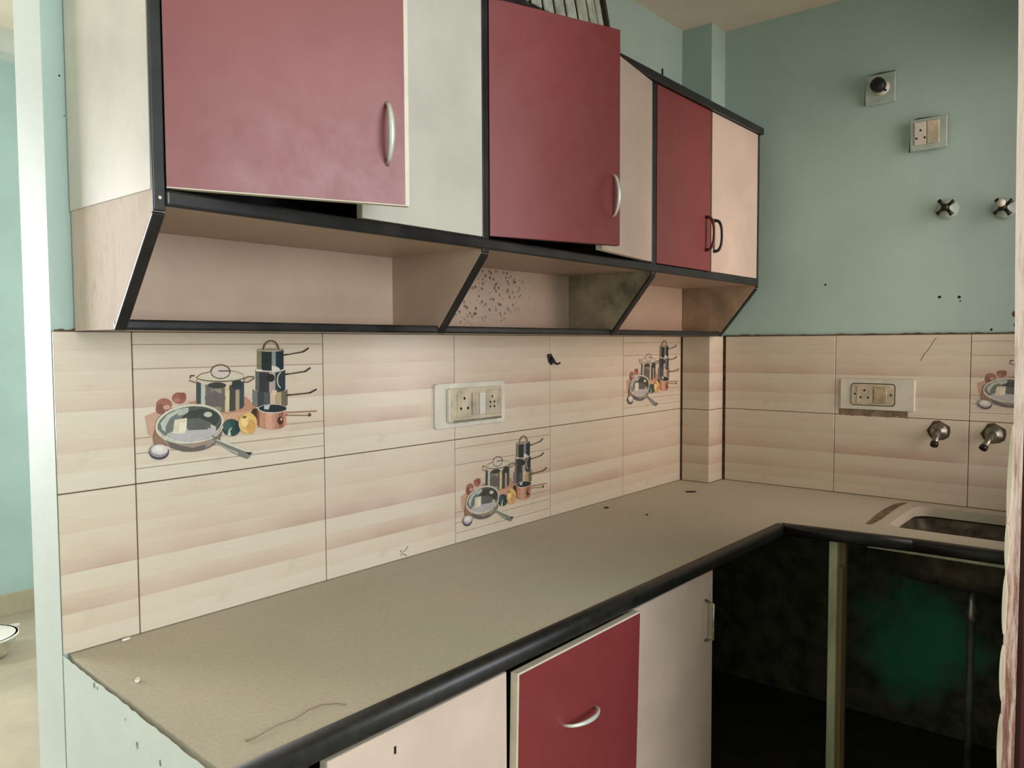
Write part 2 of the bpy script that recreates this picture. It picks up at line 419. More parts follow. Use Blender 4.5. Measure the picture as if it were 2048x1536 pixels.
# ------------------------------------------------------------------ wall tiles, each a child of its wall
TW, TH, G = .45, .30, .0011
cache = {}
def tile_mesh(x0, x1, lines):
    key = (round(x0, 4), round(x1, 4), lines)
    if key in cache: return cache[key]
    mb = MB(); mb.box(x0+G, x1-G, 0, .0075, G, TH-G, .0011, 1)
    bmesh.ops.recalc_face_normals(mb.bm, faces=mb.bm.faces[:])
    me = bpy.data.meshes.new('tile'); mb.bm.to_mesh(me); mb.bm.free(); me.materials.append(tile_ml if lines else tile_m)
    cache[key] = me; return me
def put_tile(parent, P, x0, x1, rot=0., lines=False):
    """P = world point of the tile's local origin (lower left corner of a full tile)"""
    o = bpy.data.objects.new('tile', tile_mesh(x0, x1, lines)); COL.objects.link(o); o.parent = parent
    b = parent['_base']; o.location = (P[0]-b[0], P[1]-b[1], P[2]-b[2]); o.rotation_euler = (0, 0, rot)
    return o
motif_tiles = []
for row in (0, 1):
    z = .3*row
    put_tile(wb, (-2.70, 0, z), -2.392+2.70, .45)
    for k in range(5):
        ln = (row == 1 and k in (0, 4)) or (row == 0 and k == 2)
        t = put_tile(wb, (-2.25+.45*k, 0, z), 0, .45, 0, ln)
        if (row == 1 and k in (0, 4)) or (row == 0 and k == 2): motif_tiles.append(t)
    put_tile(pil, (0, 0, z), .007, .130, -math.pi/2)                 # side of the pilaster
    put_tile(pil, (-.0, -.130, z), .0, .124, 0)                      # front of the pilaster
    for k, (y, a0, a1) in enumerate(((-.134, .006, .45), (-.584, 0, .45), (-1.034, 0, .45))):
        t = put_tile(wr, (XR, y, z), a0, a1, -math.pi/2, row == 1 and k == 2)
        if row == 1 and k == 2: motif_tiles.append(t)
def strip(parent, pts, w, y0, name, mat, T=None):
    mb = MB(T); mb.tube([(a, b, y0) for a, b in pts], w, 5); return mb.build(name, mat, parent)
MB().box(XE+.001, .007, .0035, .0062, .0, .6).build('grout', grout, wb)
MB().box(XR+.0035, XR+.0062, -1.37, -.125, .0, .6).build('grout', grout, wr)
MB().box(.0035, .0062, -.124, .0, .0, .6).box(.0035, XR, -.1265, -.1238, 0, .6).build('grout', grout, pil)
T_r = lambda a, b, n: (XR-n, -a, b)
# ragged joint between tiles and paint on the side wall
mb = MB(T_r); n = 60; lo = []; hi = []
for i in range(n+1):
    a = .131+(1.36-.131)*i/n
    lo.append((a, .5985)); hi.append((a, .6025+abs(random.gauss(0, .0014))+(.003 if random.random() < .12 else 0)))
mb.prism(lo+hi[::-1], -.004, .0012); mb.build('joint_line', grout, wr)
mb = MB(T_back); n = 12
lo = [(XE+.005+.05*i/n, .5990) for i in range(n+1)]; hi = [(a, .6012+abs(random.gauss(0, .0015))) for a, b in lo]
mb.prism(lo+hi[::-1], -.004, .001); mb.build('joint_line', grout, wb)
# crack in a side wall tile, scratches on tiles
strip(wr, [(-on(u, v, 'x', XR).y, on(u, v, 'x', XR).z) for u, v in ((1873, 675), (1866, 684), (1858, 698), (1849, 708), (1841, 722))], .0009, 0, 'crack', grout, T_r)
for seg_ in (((801, 1112), (804, 1106), (800, 1100)), ((806, 1104), (812, 1099), (816, 1092)), ((806, 1108), (813, 1111))):
    strip(wb, [(on(u, v, 'y', 0).x, on(u, v, 'y', 0).z) for u, v in seg_], .0010, 0, 'scratch', grout, T_back)

# ------------------------------------------------------------------ printed still life on four tiles (flat print)
def motif_mesh():
    bm = bmesh.new(); cl = bm.loops.layers.float_color.new('Col'); layer = [0]
    def W(X, Y):
        p = on(300+X/5.689, 660+Y/5.689, 'y', 0); return (p.x+2.25, p.z-.30)
    def poly(pts, c):
        layer[0] += 1; d = -.00012-.000018*layer[0]
        f = bm.faces.new([bm.verts.new((x, d, z)) for x, z in (W(*p) for p in pts)])
        f.normal_update()
        if f.normal.y > 0: f.normal_flip()
        for l in f.loops: l[cl] = lin(c)
    def ell(cx, cy, rx, ry, c, rot=0, n=28, a0=0, a1=360):
        ro = math.radians(rot); P = []
        for i in range(n):
            a = math.radians(a0+(a1-a0)*i/(n if a1-a0 == 360 else n-1)); x, y = rx*math.cos(a), ry*math.sin(a)
            P.append((cx+x*math.cos(ro)-y*math.sin(ro), cy+x*math.sin(ro)+y*math.cos(ro)))
        poly(P, c)
    def stroke(pts, w, c):
        for (x0, y0), (x1, y1) in zip(pts, pts[1:]):
            L = math.hypot(x1-x0, y1-y0) or 1; nx, ny = -(y1-y0)/L*w/2, (x1-x0)/L*w/2; ex, ey = (x1-x0)/L*w*.3, (y1-y0)/L*w*.3
            poly([(x0+nx-ex, y0+ny-ey), (x1+nx+ex, y1+ny+ey), (x1-nx+ex, y1-ny+ey), (x0-nx-ex, y0-ny-ey)], c)
    def arc(cx, cy, rx, ry, a0, a1, w, c, n=14):
        stroke([(cx+rx*math.cos(math.radians(a0+(a1-a0)*i/n)), cy+ry*math.sin(math.radians(a0+(a1-a0)*i/n))) for i in range(n+1)], w, c)
    def drum(x0, x1, yt, yb, sag, cols, tsag=None):
        tsag = sag if tsag is None else tsag; cx, rx = (x0+x1)/2, (x1-x0)/2
        for f0, f1, c in cols:
            a, b = x0+(x1-x0)*f0, x0+(x1-x0)*f1; P = []
            for i in range(5):
                x = a+(b-a)*i/4; P.append((x, yt+tsag*math.sqrt(max(0, 1-((x-cx)/rx)**2))))
            for i in range(5):
                x = b+(a-b)*i/4; P.append((x, yb+sag*math.sqrt(max(0, 1-((x-cx)/rx)**2))))
            poly(P, c)
    # red cloth and vegetables behind
    poly([(-60, 980), (60, 930), (120, 900), (480, 860), (560, 920), (60, 1260), (-30, 1180)], (196, 158, 134))
    poly([(430, 820), (540, 800), (1090, 760), (1215, 870), (1190, 905), (860, 1010), (600, 940)], (186, 138, 114))
    poly([(830, 960), (1200, 910), (1230, 1010), (1000, 1040), (830, 1030)], (204, 162, 132))
    for x, y, rx, ry, c in ((330, 775, 82, 66, (150, 96, 82)), (375, 750, 36, 40, (138, 84, 72)), (160, 850, 92, 74, (156, 104, 88)), (120, 900, 56, 60, (138, 88, 76)), (190, 880, 40, 26, (196, 160, 140)), (300, 800, 40, 26, (170, 116, 98))): ell(x, y, rx, ry, c)
    # stock pot
    drum(525, 1070, 560, 860, 74, [(0, .10, (66, 76, 78)), (.10, .19, (188, 186, 172)), (.19, .30, (112, 104, 102)), (.30, .40, (128, 124, 108)), (.40, .52, (146, 142, 120)), (.52, .60, (112, 106, 92)), (.60, .69, (204, 186, 152)), (.69, .82, (72, 72, 62)), (.82, .90, (176, 152, 128)), (.90, 1, (62, 76, 80))])
    ell(760, 630, 105, 36, (62, 64, 58)); ell(990, 620, 62, 60, (54, 62, 62)); poly([(620, 760), (740, 690), (860, 760), (840, 880), (640, 860)], (104, 98, 94)); poly([(865, 690), (905, 690), (900, 900), (870, 905)], (214, 196, 160))
    ell(797, 540, 276, 52, (96, 78, 60)); ell(797, 533, 268, 46, (202, 194, 172)); poly([(540, 525), (700, 470), (900, 462), (1060, 512), (900, 545), (690, 550)], (206, 198, 178))
    stroke([(525, 540), (580, 500), (690, 475)], 12, (140, 108, 76)); stroke([(915, 462), (1010, 482), (1065, 508)], 8, (150, 116, 84))
    ell(800, 480, 104, 76, (206, 194, 182)); arc(800, 475, 108, 78, -185, 15, 16, (112, 82, 60)); arc(800, 485, 106, 66, 20, 170, 11, (92, 74, 62)); stroke([(780, 466), (900, 466)], 12, (70, 56, 50))
    stroke([(525, 600), (445, 575)], 14, (128, 104, 92)); stroke([(455, 545), (460, 520), (500, 520)], 16, (86, 70, 64)); stroke([(450, 560), (530, 590)], 10, (206, 190, 168))
    stroke([(1062, 560), (1110, 532), (1175, 532), (1180, 552), (1115, 592), (1066, 592)], 14, (106, 86, 76)); stroke([(1080, 566), (1150, 552)], 12, (196, 178, 158))
    # tower of saucepans
    drum(1165, 1562, 670, 850, 40, [(0, .14, (112, 116, 112)), (.14, .32, (66, 70, 70)), (.32, .5, (84, 88, 88)), (.5, .64, (206, 180, 156)), (.64, .82, (170, 156, 124)), (.82, 1, (112, 102, 84))])
    drum(1198, 1535, 450, 680, 30, [(0, .12, (96, 96, 92)), (.12, .34, (56, 56, 60)), (.34, .46, (70, 62, 64)), (.46, .66, (172, 160, 154)), (.66, .78, (66, 64, 64)), (.78, 1, (46, 58, 64))])
    ell(1365, 545, 50, 46, (44, 44, 46)); arc(1500, 570, 56, 90, 110, 250, 12, (196, 190, 180))
    drum(1215, 1515, 225, 440, 22, [(0, .16, (126, 120, 98)), (.16, .55, (42, 52, 50)), (.55, .70, (140, 146, 142)), (.70, 1, (36, 50, 58))])
    poly([(1200, 444), (1275, 450), (1270, 476), (1202, 470)], (210, 202, 184)); poly([(1378, 408), (1430, 412), (1472, 440), (1460, 474), (1380, 484)], (208, 204, 190)); poly([(1380, 690), (1440, 684), (1430, 730), (1396, 740)], (222, 190, 170))
    ell(1365, 222, 150, 16, (150, 140, 116)); arc(1370, 222, 88, 100, -180, 0, 15, (108, 82, 54)); arc(1370, 226, 74, 84, -180, 0, 5, (176, 148, 110))
    for P in ([(1512, 285), (1740, 246), (1795, 208)], [(1522, 506), (1762, 470), (1815, 432)], [(1548, 742), (1818, 712), (1885, 676)]):
        stroke(P, 18, (62, 48, 42)); stroke([(P[0][0]+50, P[0][1]-14), (P[1][0]-20, P[1][1]-6)], 6, (200, 176, 146))
    ell(1195, 950, 46, 60, (70, 52, 48))
    drum(1210, 1545, 910, 1060, 72, [(0, .08, (132, 84, 66)), (.08, .3, (186, 138, 112)), (.3, .5, (206, 158, 132)), (.5, .62, (192, 146, 122)), (.62, .74, (176, 126, 104)), (.74, .9, (150, 100, 80)), (.9, 1, (196, 142, 118))], 8)
    ell(1385, 895, 170, 52, (204, 196, 180)); ell(1388, 892, 158, 44, (44, 50, 54)); poly([(1290, 860), (1360, 850), (1340, 905), (1290, 900)], (180, 186, 186)); ell(1475, 1030, 34, 46, (78, 48, 42)); ell(1486, 1015, 10, 16, (214, 190, 170))
    stroke([(1540, 938), (1885, 922)], 14, (150, 116, 86)); stroke([(1530, 966), (1815, 966)], 20, (140, 108, 82)); stroke([(1560, 960), (1790, 960)], 7, (216, 196, 164)); ell(1808, 964, 18, 20, (90, 66, 52))
    # peppers
    ell(920, 1110, 104, 98, (52, 74, 72)); ell(870, 1090, 44, 60, (66, 92, 88)); ell(985, 1100, 32, 60, (40, 60, 62)); poly([(870, 1200), (890, 1130), (930, 1100), (905, 1150), (915, 1205)], (180, 190, 176))
    ell(1105, 1060, 106, 122, (222, 184, 116)); ell(1140, 1100, 54, 84, (206, 160, 98)); ell(1070, 1040, 40, 60, (236, 206, 146)); ell(1065, 990, 26, 16, (120, 110, 60))
    # frying pan
    ell(120, 1230, 90, 130, (146, 112, 92)); ell(455, 1150, 360, 236, (118, 108, 98)); ell(440, 1170, 330, 200, (150, 138, 126)); poly([(170, 1250), (330, 1310), (480, 1340), (640, 1290), (600, 1360), (380, 1385), (230, 1340)], (104, 96, 92)); poly([(470, 1280), (650, 1240), (640, 1300), (500, 1330)], (158, 136, 124))
    ell(440, 1066, 392, 222, (206, 200, 180), -8); ell(442, 1070, 368, 200, (84, 88, 84), -8)
    ell(300, 1090, 214, 160, (112, 116, 110), -8); poly([(130, 1130), (110, 1060), (190, 960), (300, 905), (330, 930), (220, 1000), (170, 1100), (170, 1160)], (182, 188, 176)); poly([(300, 900), (430, 880), (425, 950), (310, 975)], (176, 182, 172))
    ell(560, 1020, 220, 120, (66, 68, 62), -6); ell(650, 960, 48, 30, (190, 190, 178)); poly([(640, 1040), (740, 1100), (745, 1180), (700, 1140)], (186, 182, 164))
    ell(455, 1190, 292, 84, (182, 178, 178), -6); poly([(270, 1020), (412, 1000), (410, 1090), (385, 1180), (250, 1175), (262, 1090)], (216, 206, 182)); poly([(330, 1050), (410, 1040), (400, 1150), (320, 1170)], (228, 220, 200))
    arc(440, 1066, 384, 214, 8, 172, 12, (216, 208, 188)); poly([(415, 1010), (560, 1000), (700, 1060), (640, 1130), (420, 1140)], (96, 98, 92))
    poly([(695, 1238), (765, 1232), (1168, 1398), (1100, 1466), (940, 1400)], (124, 124, 116)); poly([(765, 1232), (1168, 1398), (1150, 1412), (740, 1250)], (206, 202, 186)); poly([(720, 1270), (1000, 1400), (980, 1412), (700, 1262)], (182, 180, 168)); poly([(1070, 1385), (1160, 1392), (1120, 1420)], (52, 46, 42)); stroke([(700, 1205), (790, 1250)], 14, (110, 100, 90))
    # egg
    ell(95, 1388, 112, 86, (74, 66, 80)); ell(90, 1372, 106, 74, (150, 142, 146)); ell(98, 1358, 94, 56, (210, 204, 196)); ell(90, 1350, 54, 30, (226, 222, 214))
    me = bpy.data.meshes.new('printed_picture'); bm.to_mesh(me); bm.free(); me.materials.append(print_m)
    return me
mm = motif_mesh()
for t in motif_tiles:
    o = bpy.data.objects.new('printed_picture', mm); COL.objects.link(o); o.parent = t
    o['label'] = 'printed picture of steel pots, a pan and vegetables'

# ------------------------------------------------------------------ overhead cabinet
XL, P1, P2, X4 = -2.355, -1.572, -.792, .0185
YF, YL = -.315, -.165            # front plane of the cupboards, front of the lower ledge
ZT, ZB, ZL = 1.372, .806, .600   # top, floor of cupboards, ledge
cab = thing('wall_cabinet', 'long maroon and cream overhead cupboard with black edging and open shelf below', 'cabinet', ((XL+X4)/2, -.15, ZL))
prof = lambda yb: [(yb, ZT), (YF, ZT), (YF, .785), (YL, ZL), (yb, ZL)]
th = .020
MB().prism(prof(-.001), XL+.0015, XL+th, 'yz').build('end_panel', pink_board, cab, label='worn pinkish board of the left end')
MB().box(XL-.0005, XL+.0012, YF+.001, -.001, .819, ZT)  .build('end_sheet', white_sheet, cab, label='off-white laminate sheet on the left end')
MB().prism(prof(-.001), P1-.011, P1+.011, 'yz').build('partition', board, cab)
MB().prism(prof(-.001), P2-.011, P2+.011, 'yz').build('partition', soot_m, cab, label='soot-stained partition board')
MB().prism(prof(-.1325), X4-th, X4, 'yz').build('end_panel', simple('brownish_board', (172, 148, 124), .5, var=.1, scale=8), cab)
MB().box(XL+th, -.003, YF+.004, -.002, ZB-.010, ZB+.008).build('cupboard_floor', board, cab)
MB().box(-.0022, .0052, -.1325, -.0065, ZL+.016, ZT-.002).build('lining_board', MATS['brownish_board'], cab)
MB().box(XL, X4+.008, YF-.020, -.1325, ZT, ZT+.026, .003).box(XL, -.003, -.1325, -.001, ZT, ZT+.026).build('top_board', black_edge, cab)
MB().box(XL+.003, -.003, YL+.003, -.001, ZL, ZL+.016).build('ledge', board, cab)
for i, (a, b) in enumerate(((XL+th, P1-.011), (P1+.011, P2-.011), (P2+.011, -.003))):
    mb = MB(); mb.box(a, b, -.0055, -.0012, ZL+.016, ZT)
    o = mb.build('back_board', board_spots if i == 1 else board, cab)
    # material coordinates of the board start at its lower left corner
    o.location = (a-cab['_base'][0], 0, ZL-cab['_base'][2]+.0)
    for v in o.data.vertices: v.co.x -= a-cab['_base'][0]; v.co.z -= ZL-cab['_base'][2]
    # dark lining inside each closed cupboard
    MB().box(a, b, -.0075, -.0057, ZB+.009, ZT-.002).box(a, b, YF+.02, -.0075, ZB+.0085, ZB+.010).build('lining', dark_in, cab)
# black edging along the boards
def edging(x0, x1, yb):
    r = .0075
    path = [(YF, ZT), (YF, .785), (YL, ZL+.002)]
    mb = MB(); 
    def seg(p, q, d0, d1):
        L = math.hypot(q[0]-p[0], q[1]-p[1]); ny, nz = (q[1]-p[1])/L, -(q[0]-p[0])/L   # outward
        mb.prism([p, q, (q[0]+ny*.007, q[1]+nz*.007), (p[0]+ny*.007, p[1]+nz*.007)], x0, x1, 'yz')
    seg(path[0], path[1], 0, 0); seg(path[1], path[2], 0, 0)
    es = [e for e in mb.bm.edges]
    bmesh.ops.bevel(mb.bm, geom=es, offset=.0022, segments=2, profile=.5, affect='EDGES', clamp_overlap=True)
    return mb.build('edge_band', black_edge, cab)
edging(XL, XL+.020, 0); edging(P1-.011, P1+.011, 0); edging(P2-.013, P2+.014, 0); edging(X4-.019, X4, 0)
MB().box(XL+.02, X4-.019, YF-.009, YF+.006, .794, .820, .005, 3).build('edge_band', black_edge, cab)      # rail under the doors
MB().box(XL+.001, X4, YL-.008, YL+.005, ZL-.001, ZL+.018, .005, 3).build('edge_band', black_edge, cab)     # rail of the ledge

def handle_bow(mb, a, b0, b1, out, r, vertical=True, wide=1.6):
    n = 12; pts = []; rr = []
    for i in range(n+1):
        t = i/n; s = math.sin(math.pi*t)
        b = b0+(b1-b0)*t; q = out*(s**.55)
        pts.append((a, b, q) if vertical else (b, a, q)); rr.append(r*(.75+.55*s))
    pts[0] = (pts[0][0], pts[0][1], -.001); pts[-1] = (pts[-1][0], pts[-1][1], -.001)
    mb.tube(pts, rr, 10); return mb
def door(parent, H, ang, right, width, z0, z1, mat, edge, name='door', lab=None, thick=.017, lip=.0004, lipz=.0004):
    """hinged at H; ang = opening angle in degrees; right: hinge on the right side"""
    th_ = math.radians(ang); s = -1 if right else 1
    d = Vector((s*math.cos(th_), -math.sin(th_), 0)); nrm = Vector((-s*math.sin(th_), -math.cos(th_), 0)); H = Vector((H[0], H[1], 0))
    T = lambda a, b, n: tuple(H+d*a+nrm*n+Vector((0, 0, b)))
    core = MB(T).box(0, width, z0, z1, -thick, -.0012).build(name, edge, parent, label=lab)
    MB(T).box(.0004, width-lip, z0+lipz, z1-.0004, -.0012, 0).build('laminate_face', mat, core)
    return core, T, H, nrm, d
DZ0, DZ1 = .822, 1.370
def hz(u, v, H, n): return onp(u, v, (H.x, H.y, 0), n)
# bay 1
c, T, H, n, d = door(cab, (XL+.022, YF-.007), 24, False, .404, DZ0+.001, DZ1, red, pale_edge, lab='maroon door standing ajar, largest in view', lip=.008, lipz=.002)
p0 = hz(773, 205, H, n); p1 = hz(775, 330, H, n); a_ = (p1-H).dot(d)
handle_bow(MB(T), a_, p1.z, p0.z, .028, .0048).build('handle', chrome, c, label='pale chrome bow handle')
c, T, H, n, d = door(cab, (P1-.0125, YF-.007), 0.6, True, .357, DZ0, DZ1, white_lam, pale_edge, lab='off-white door beside the large ajar maroon door')
# bay 2
c, T, H, n, d = door(cab, (P1+.0135, YF-.007), 20, False, .383, DZ0+.004, DZ1+.004, red, maroon_h, lab='dusky maroon door ajar in the middle bay')
p0 = hz(1224, 348, H, n); p1 = hz(1226, 435, H, n); a_ = (p1-H).dot(d)
handle_bow(MB(T), a_, p1.z, p0.z, .026, .0042).build('handle', chrome, c, label='pale chrome bow handle')
c, T, H, n, d = door(cab, (P2-.0145, YF-.007), 9, True, .372, DZ0+.002, DZ1, cream, pale_edge, lab='narrow cream door of the middle bay, slightly ajar')
# bay 3
c, T, H, n, d = door(cab, (P2+.016, YF-.007), 0, False, .372, DZ0, DZ1, red, maroon_h, lab='closed deep red door in the far bay')
p0 = hz(1411, 434, H, n); p1 = hz(1411, 500, H, n)
def d_handle(T, a, z0, z1, mat, par, out=.026):
    mb = MB(T); hh = z1-z0; w = .011
    pts = []
    for i in range(15):
        q_ = math.pi*i/14; pts.append((a+.010*math.sin(q_)**.6, (z0+z1)/2-hh/2*math.copysign(abs(math.cos(q_))**.8, math.cos(q_)), out*math.sin(q_)**.6))
    mb.tube(pts, [.0058-.0014*math.sin(math.pi*i/14) for i in range(15)], 8); mb.box(a-.0025, a+.0025, z0-.002, z1+.002, 0, .0016)
    return mb.build('handle', mat, par)
d_handle(T, (p1-H).dot(d), p1.z, p0.z, maroon_h, c)['label'] = 'dark red D handle'
c, T, H, n, d = door(cab, (X4-.0205, YF-.007), 0, True, .392, DZ0, DZ1, cream, pale_edge, lab='closed cream door at the far end')
p0 = hz(1427, 441, H, n); p1 = hz(1427, 503, H, n)
T3 = lambda a, b, q: T((p1-H).dot(d)-a, b, q)
d_handle(T3, 0, p1.z, p0.z, black_pl, c)['label'] = 'black D handle'
# small screw caps seen on the edging
for (u, v) in ((320, 395), (1300, 148)):
    p = on(u, v, 'y', YF-.009); MB(T_back).lathe((p.x, p.z, -YF+.008), (0, 0, 1), [(.003, 0), (.003, .0015), (.0012, .0028)], 10).build('screw', white_pl, cab)

# things lying on the cabinet
ZTT = ZT+.026
sl = thing('slatted_crate', 'pale grey slatted crate standing on top of the overhead cupboard', 'crate', (-1.25, -.20, ZTT))
y0_ = -.322; lean = Vector((0, math.sin(math.radians(11)), math.cos(math.radians(11)))); nout = Vector((0, -lean.z, lean.y))
T_s = lambda a, b, q: tuple(Vector((a, y0_, ZTT))+lean*b+nout*q)
Ls = .36
xs = [onp(u, 20, (0, y0_, ZTT), nout).x for u in (985, 1012, 1036, 1060, 1084, 1106, 1128, 1150, 1172, 1188, 1199)]
xr = onp(1211, 25, (0, y0_, ZTT), nout).x
for a, b in zip(xs[:-1], xs[1:]):
    g = (b-a)*.13
    MB(T_s).box(a+g, b-g, .012, Ls-.014, .0, .008, .002, 1).build('slat', slat_m, sl)
xa = xs[0]-.02
MB().prism([(y0_+.004, ZTT), (-.04, ZTT), (-.06, ZTT+.345), (y0_+.004+.345*math.tan(math.radians(11)), ZTT+.345)], xa, xr, 'yz').build('body', slat_d, sl)
MB(T_s).box(xr-.010, xr, .0, Ls-.008, -.004, .008, .001, 1).build('corner_post', slat_d, sl)
p = onp(1325, 150, (0, -.27, ZTT), Vector((0, 1, 0)))
it = thing('pipe_stub', 'small brown plug with a thin upright wire on the cupboard top', 'plug', (p.x, -.27, ZTT))
MB().lathe((p.x, -.27, ZTT), (0, 0, 1), [(.022, 0), (.021, .012), (.014, .030), (.008, .034)], 14).build('cap', ply, it)
MB().tube([(p.x, -.27, ZTT+.03), (p.x-.001, -.27, ZTT+.062)], .003, 6).build('wire', dark_metal, it)

# ------------------------------------------------------------------ worktop with sink cut-out
top = thing('worktop', 'dusty L-shaped stone worktop with black granite front edge', 'worktop', (-.6, -.4, -.034))
SX0, SX1, SY0, SY1 = -.345, .050, -1.345, -.893
outline = [(-2.3815, .003), (-.0, .003), (-.0, -.1300), (XR, -.1300), (XR, -1.374), (-.466, -1.374), (-.470, -1.22), (-.478, -1.0), (-.520, -.628), (-2.4085, -.606), (-2.4125, -.600)]
cu = bpy.data.curves.new('slab', 'CURVE'); cu.dimensions = '2D'; cu.fill_mode = 'BOTH'; cu.extrude = .0165
for loop in (outline, rrect(SX0, SX1, SY0, SY1, .055)):
    sp = cu.splines.new('POLY'); sp.points.add(len(loop)-1); sp.use_cyclic_u = True
    for q, (x, y) in zip(sp.points, loop): q.co = (x+.6, y+.4, 0, 1)
tmp = bpy.data.objects.new('slab_tmp', cu); COL.objects.link(tmp)
me = bpy.data.meshes.new_from_object(tmp.evaluated_get(bpy.context.evaluated_depsgraph_get())); bpy.data.objects.remove(tmp)
me.materials.clear(); me.materials.append(dust); me.name = 'slab'
slab = bpy.data.objects.new('slab', me); COL.objects.link(slab); slab.parent = top; slab.location = (0, 0, .0172); slab['_base'] = top['_base']
def nosing(p, q, name='front_edge'):
    p = Vector(p); q = Vector(q); d = (q-p).normalized(); nrm = Vector((d.y, -d.x))     # outward
    L = (q-p).length
    T = lambda a, b, n: (p.x+d.x*a+nrm.x*n, p.y+d.y*a+nrm.y*n, b)
    pr = [(-.000, -.0345), (.010, -.0345), (.0145, -.030), (.0155, -.012), (.013, -.004), (.008, -.0004), (-.0105, .0012), (-.0125, .0002)]
    mb = MB(); A = [mb.bm.verts.new(T(0, z, n)) for n, z in pr]; B = [mb.bm.verts.new(T(L, z, n)) for n, z in pr]
    mb.bm.faces.new(A); mb.bm.faces.new(B[::-1])
    for i in range(len(pr)): 
        f = mb.bm.faces.new([A[i], B[i], B[(i+1) % len(pr)], A[(i+1) % len(pr)]]); f.smooth = 0 < i < 6
    return mb.build(name, granite, top, label='black granite front edge')
nosing((-2.424, -.606), (-.520, -.628)); nosing((-.520, -.628), (-.478, -1.0)); nosing((-.478, -1.0), (-.466, -1.374))
# sink
sk = thing('sink', 'steel sink bowl let into the worktop under two tap stubs', 'sink', ((SX0+SX1)/2, (SY0+SY1)/2, -.20))
mb = MB(); rings = []
for grow, z, r in ((.020, -.0395, .07), (.004, -.0395, .06), (.0, -.045, .058), (-.012, -.13, .06), (-.03, -.165, .06), (-.07, -.180, .05)):
    rings.append([mb.bm.verts.new((x, y, z)) for x, y in rrect(SX0-grow, SX1+grow, SY0-grow, SY1+grow, r, 6)])
for A, B in zip(rings, rings[1:]):
    for j in range(len(A)):
        f = mb.bm.faces.new([A[j], A[(j+1) % len(A)], B[(j+1) % len(A)], B[j]]); f.smooth = True
mb.bm.faces.new(rings[-1])
bowl = mb.build('bowl', bowl_m, sk)
md = bowl.modifiers.new('thick', 'SOLIDIFY'); md.thickness = .003; md.offset = -1 if True else 1
MB().lathe(((SX0+SX1)/2, (SY0+SY1)/2+.02, -.200), (0, 0, 1), [(.03, 0), (.045, .012), (.045, .0195)], 18).build('drain', dark_metal, sk)
pp = thing('waste_pipe', 'thin grey waste pipe dropping from the sink to the floor', 'pipe', (-.15, -1.10, FL))
MB().tube([(-.15, -1.10, FL), (-.15, -1.10, -.27)], .0115, 12).build('pipe', pipe_m, pp)
MB().lathe((-.15, -1.10, -.31), (0, 0, 1), [(.015, 0), (.018, .004), (.018, .035), (.013, .05), (.012, .1065)], 14).build('coupling', dull_metal, pp)
# post of the sink cupboard
ps = thing('support_post', 'pale upright post under the worktop beside the sink', 'post', (-.46, -.785, FL))
MB().box(-.485, -.455, -.790, -.765, FL, -.040, .002, 1).build('front_strip', post_m, ps)
MB().box(-.455, -.43, -.806, -.768, FL, -.036, .002, 1).build('rail', ply, ps)
MB().box(-.470, -.46, -.804, -.790, FL, -.12, .001, 1).build('inner_strip', ply, ps)
# rough batten under the slab in front of the bowl
bt = thing('batten', 'pale batten under the worktop edge in front of the sink bowl', 'batten', (-.40, -1.10, -.06))
MB().box(-.425, -.405, -1.36, -.86, -.058, -.0345, .002, 1).build('strip', post_m, bt)

# ------------------------------------------------------------------ base cupboard
base = thing('base_cabinet', 'cream and maroon base cupboard under the long worktop', 'cabinet', (-1.63, -.35, FL))
YD = -.600
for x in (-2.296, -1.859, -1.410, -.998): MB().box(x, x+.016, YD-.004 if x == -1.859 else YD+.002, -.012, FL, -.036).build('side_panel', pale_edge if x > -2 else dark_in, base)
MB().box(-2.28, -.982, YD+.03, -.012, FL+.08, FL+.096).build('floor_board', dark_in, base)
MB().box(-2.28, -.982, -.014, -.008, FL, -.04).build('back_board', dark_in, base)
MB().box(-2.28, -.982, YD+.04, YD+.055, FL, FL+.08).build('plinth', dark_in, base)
def bdoor(x0, x1, z0, z1, mat, edge, lab, lean=0., push=0., lip=(.0005, .0005)):
    t = math.radians(lean); 
    T = lambda a, b, n: (a, YD-push-(b-z0)*math.sin(t)-n*math.cos(t), z0+(b-z0)*math.cos(t)-n*math.sin(t)*-1)
    core = MB(T).box(x0, x1, z0, z1, 0, .0165).build('door', edge, base, label=lab)
    MB(T).box(x0+lip[0], x1-.0005, z0+.0005, z1-lip[1], .0165, .0178).build('laminate_face', mat, core)
    return core, T
c1, T1 = bdoor(-2.262, -1.854, -.80, -.041, cream, pale_edge, 'cream door nearest to the worktop end')
p = on(790, 1500, 'y', YD-.018); MB(T_back).box(p.x-.002, p.x+.002, p.z-.006, p.z+.006, -YD+.0175, -YD+.0190).build('keyhole', hole_m, c1)
c2, T2 = bdoor(-1.846, -1.405, -.80, -.042, red, pale_edge, 'maroon front leaning out at the top', 1.35, .004, (.005, .004))
p0 = on(1127, 1452, 'y', YD-.035); p1 = on(1190, 1418, 'y', YD-.035)
handle_bow(MB(lambda a, b, n: T2(b, a, n+.0178)), p0.x, 0, 0, 0, 0) if False else None
mb = MB(T2); n_ = 12; pts = []; rr = []
for i in range(n_+1):
    t_ = i/n_; s_ = math.sin(math.pi*t_); pts.append((p0.x+(p1.x-p0.x)*t_, (p0.z+p1.z)/2+.004, .0178-.001+.030*s_**.5)); rr.append(.0042*(.8+.4*s_))
mb.tube(pts, rr, 10).build('handle', chrome, c2, label='pale chrome bow handle')
c3, T3_ = bdoor(-1.398, -.985, -.80, -.044, cream, pale_edge, 'cream door beside the open dark corner')
p0 = on(1411, 1200, 'y', YD-.018); p1 = on(1409, 1282, 'y', YD-.018)
mb = MB(T_back); xh = p0.x; zz0, zz1 = p1.z, p0.z
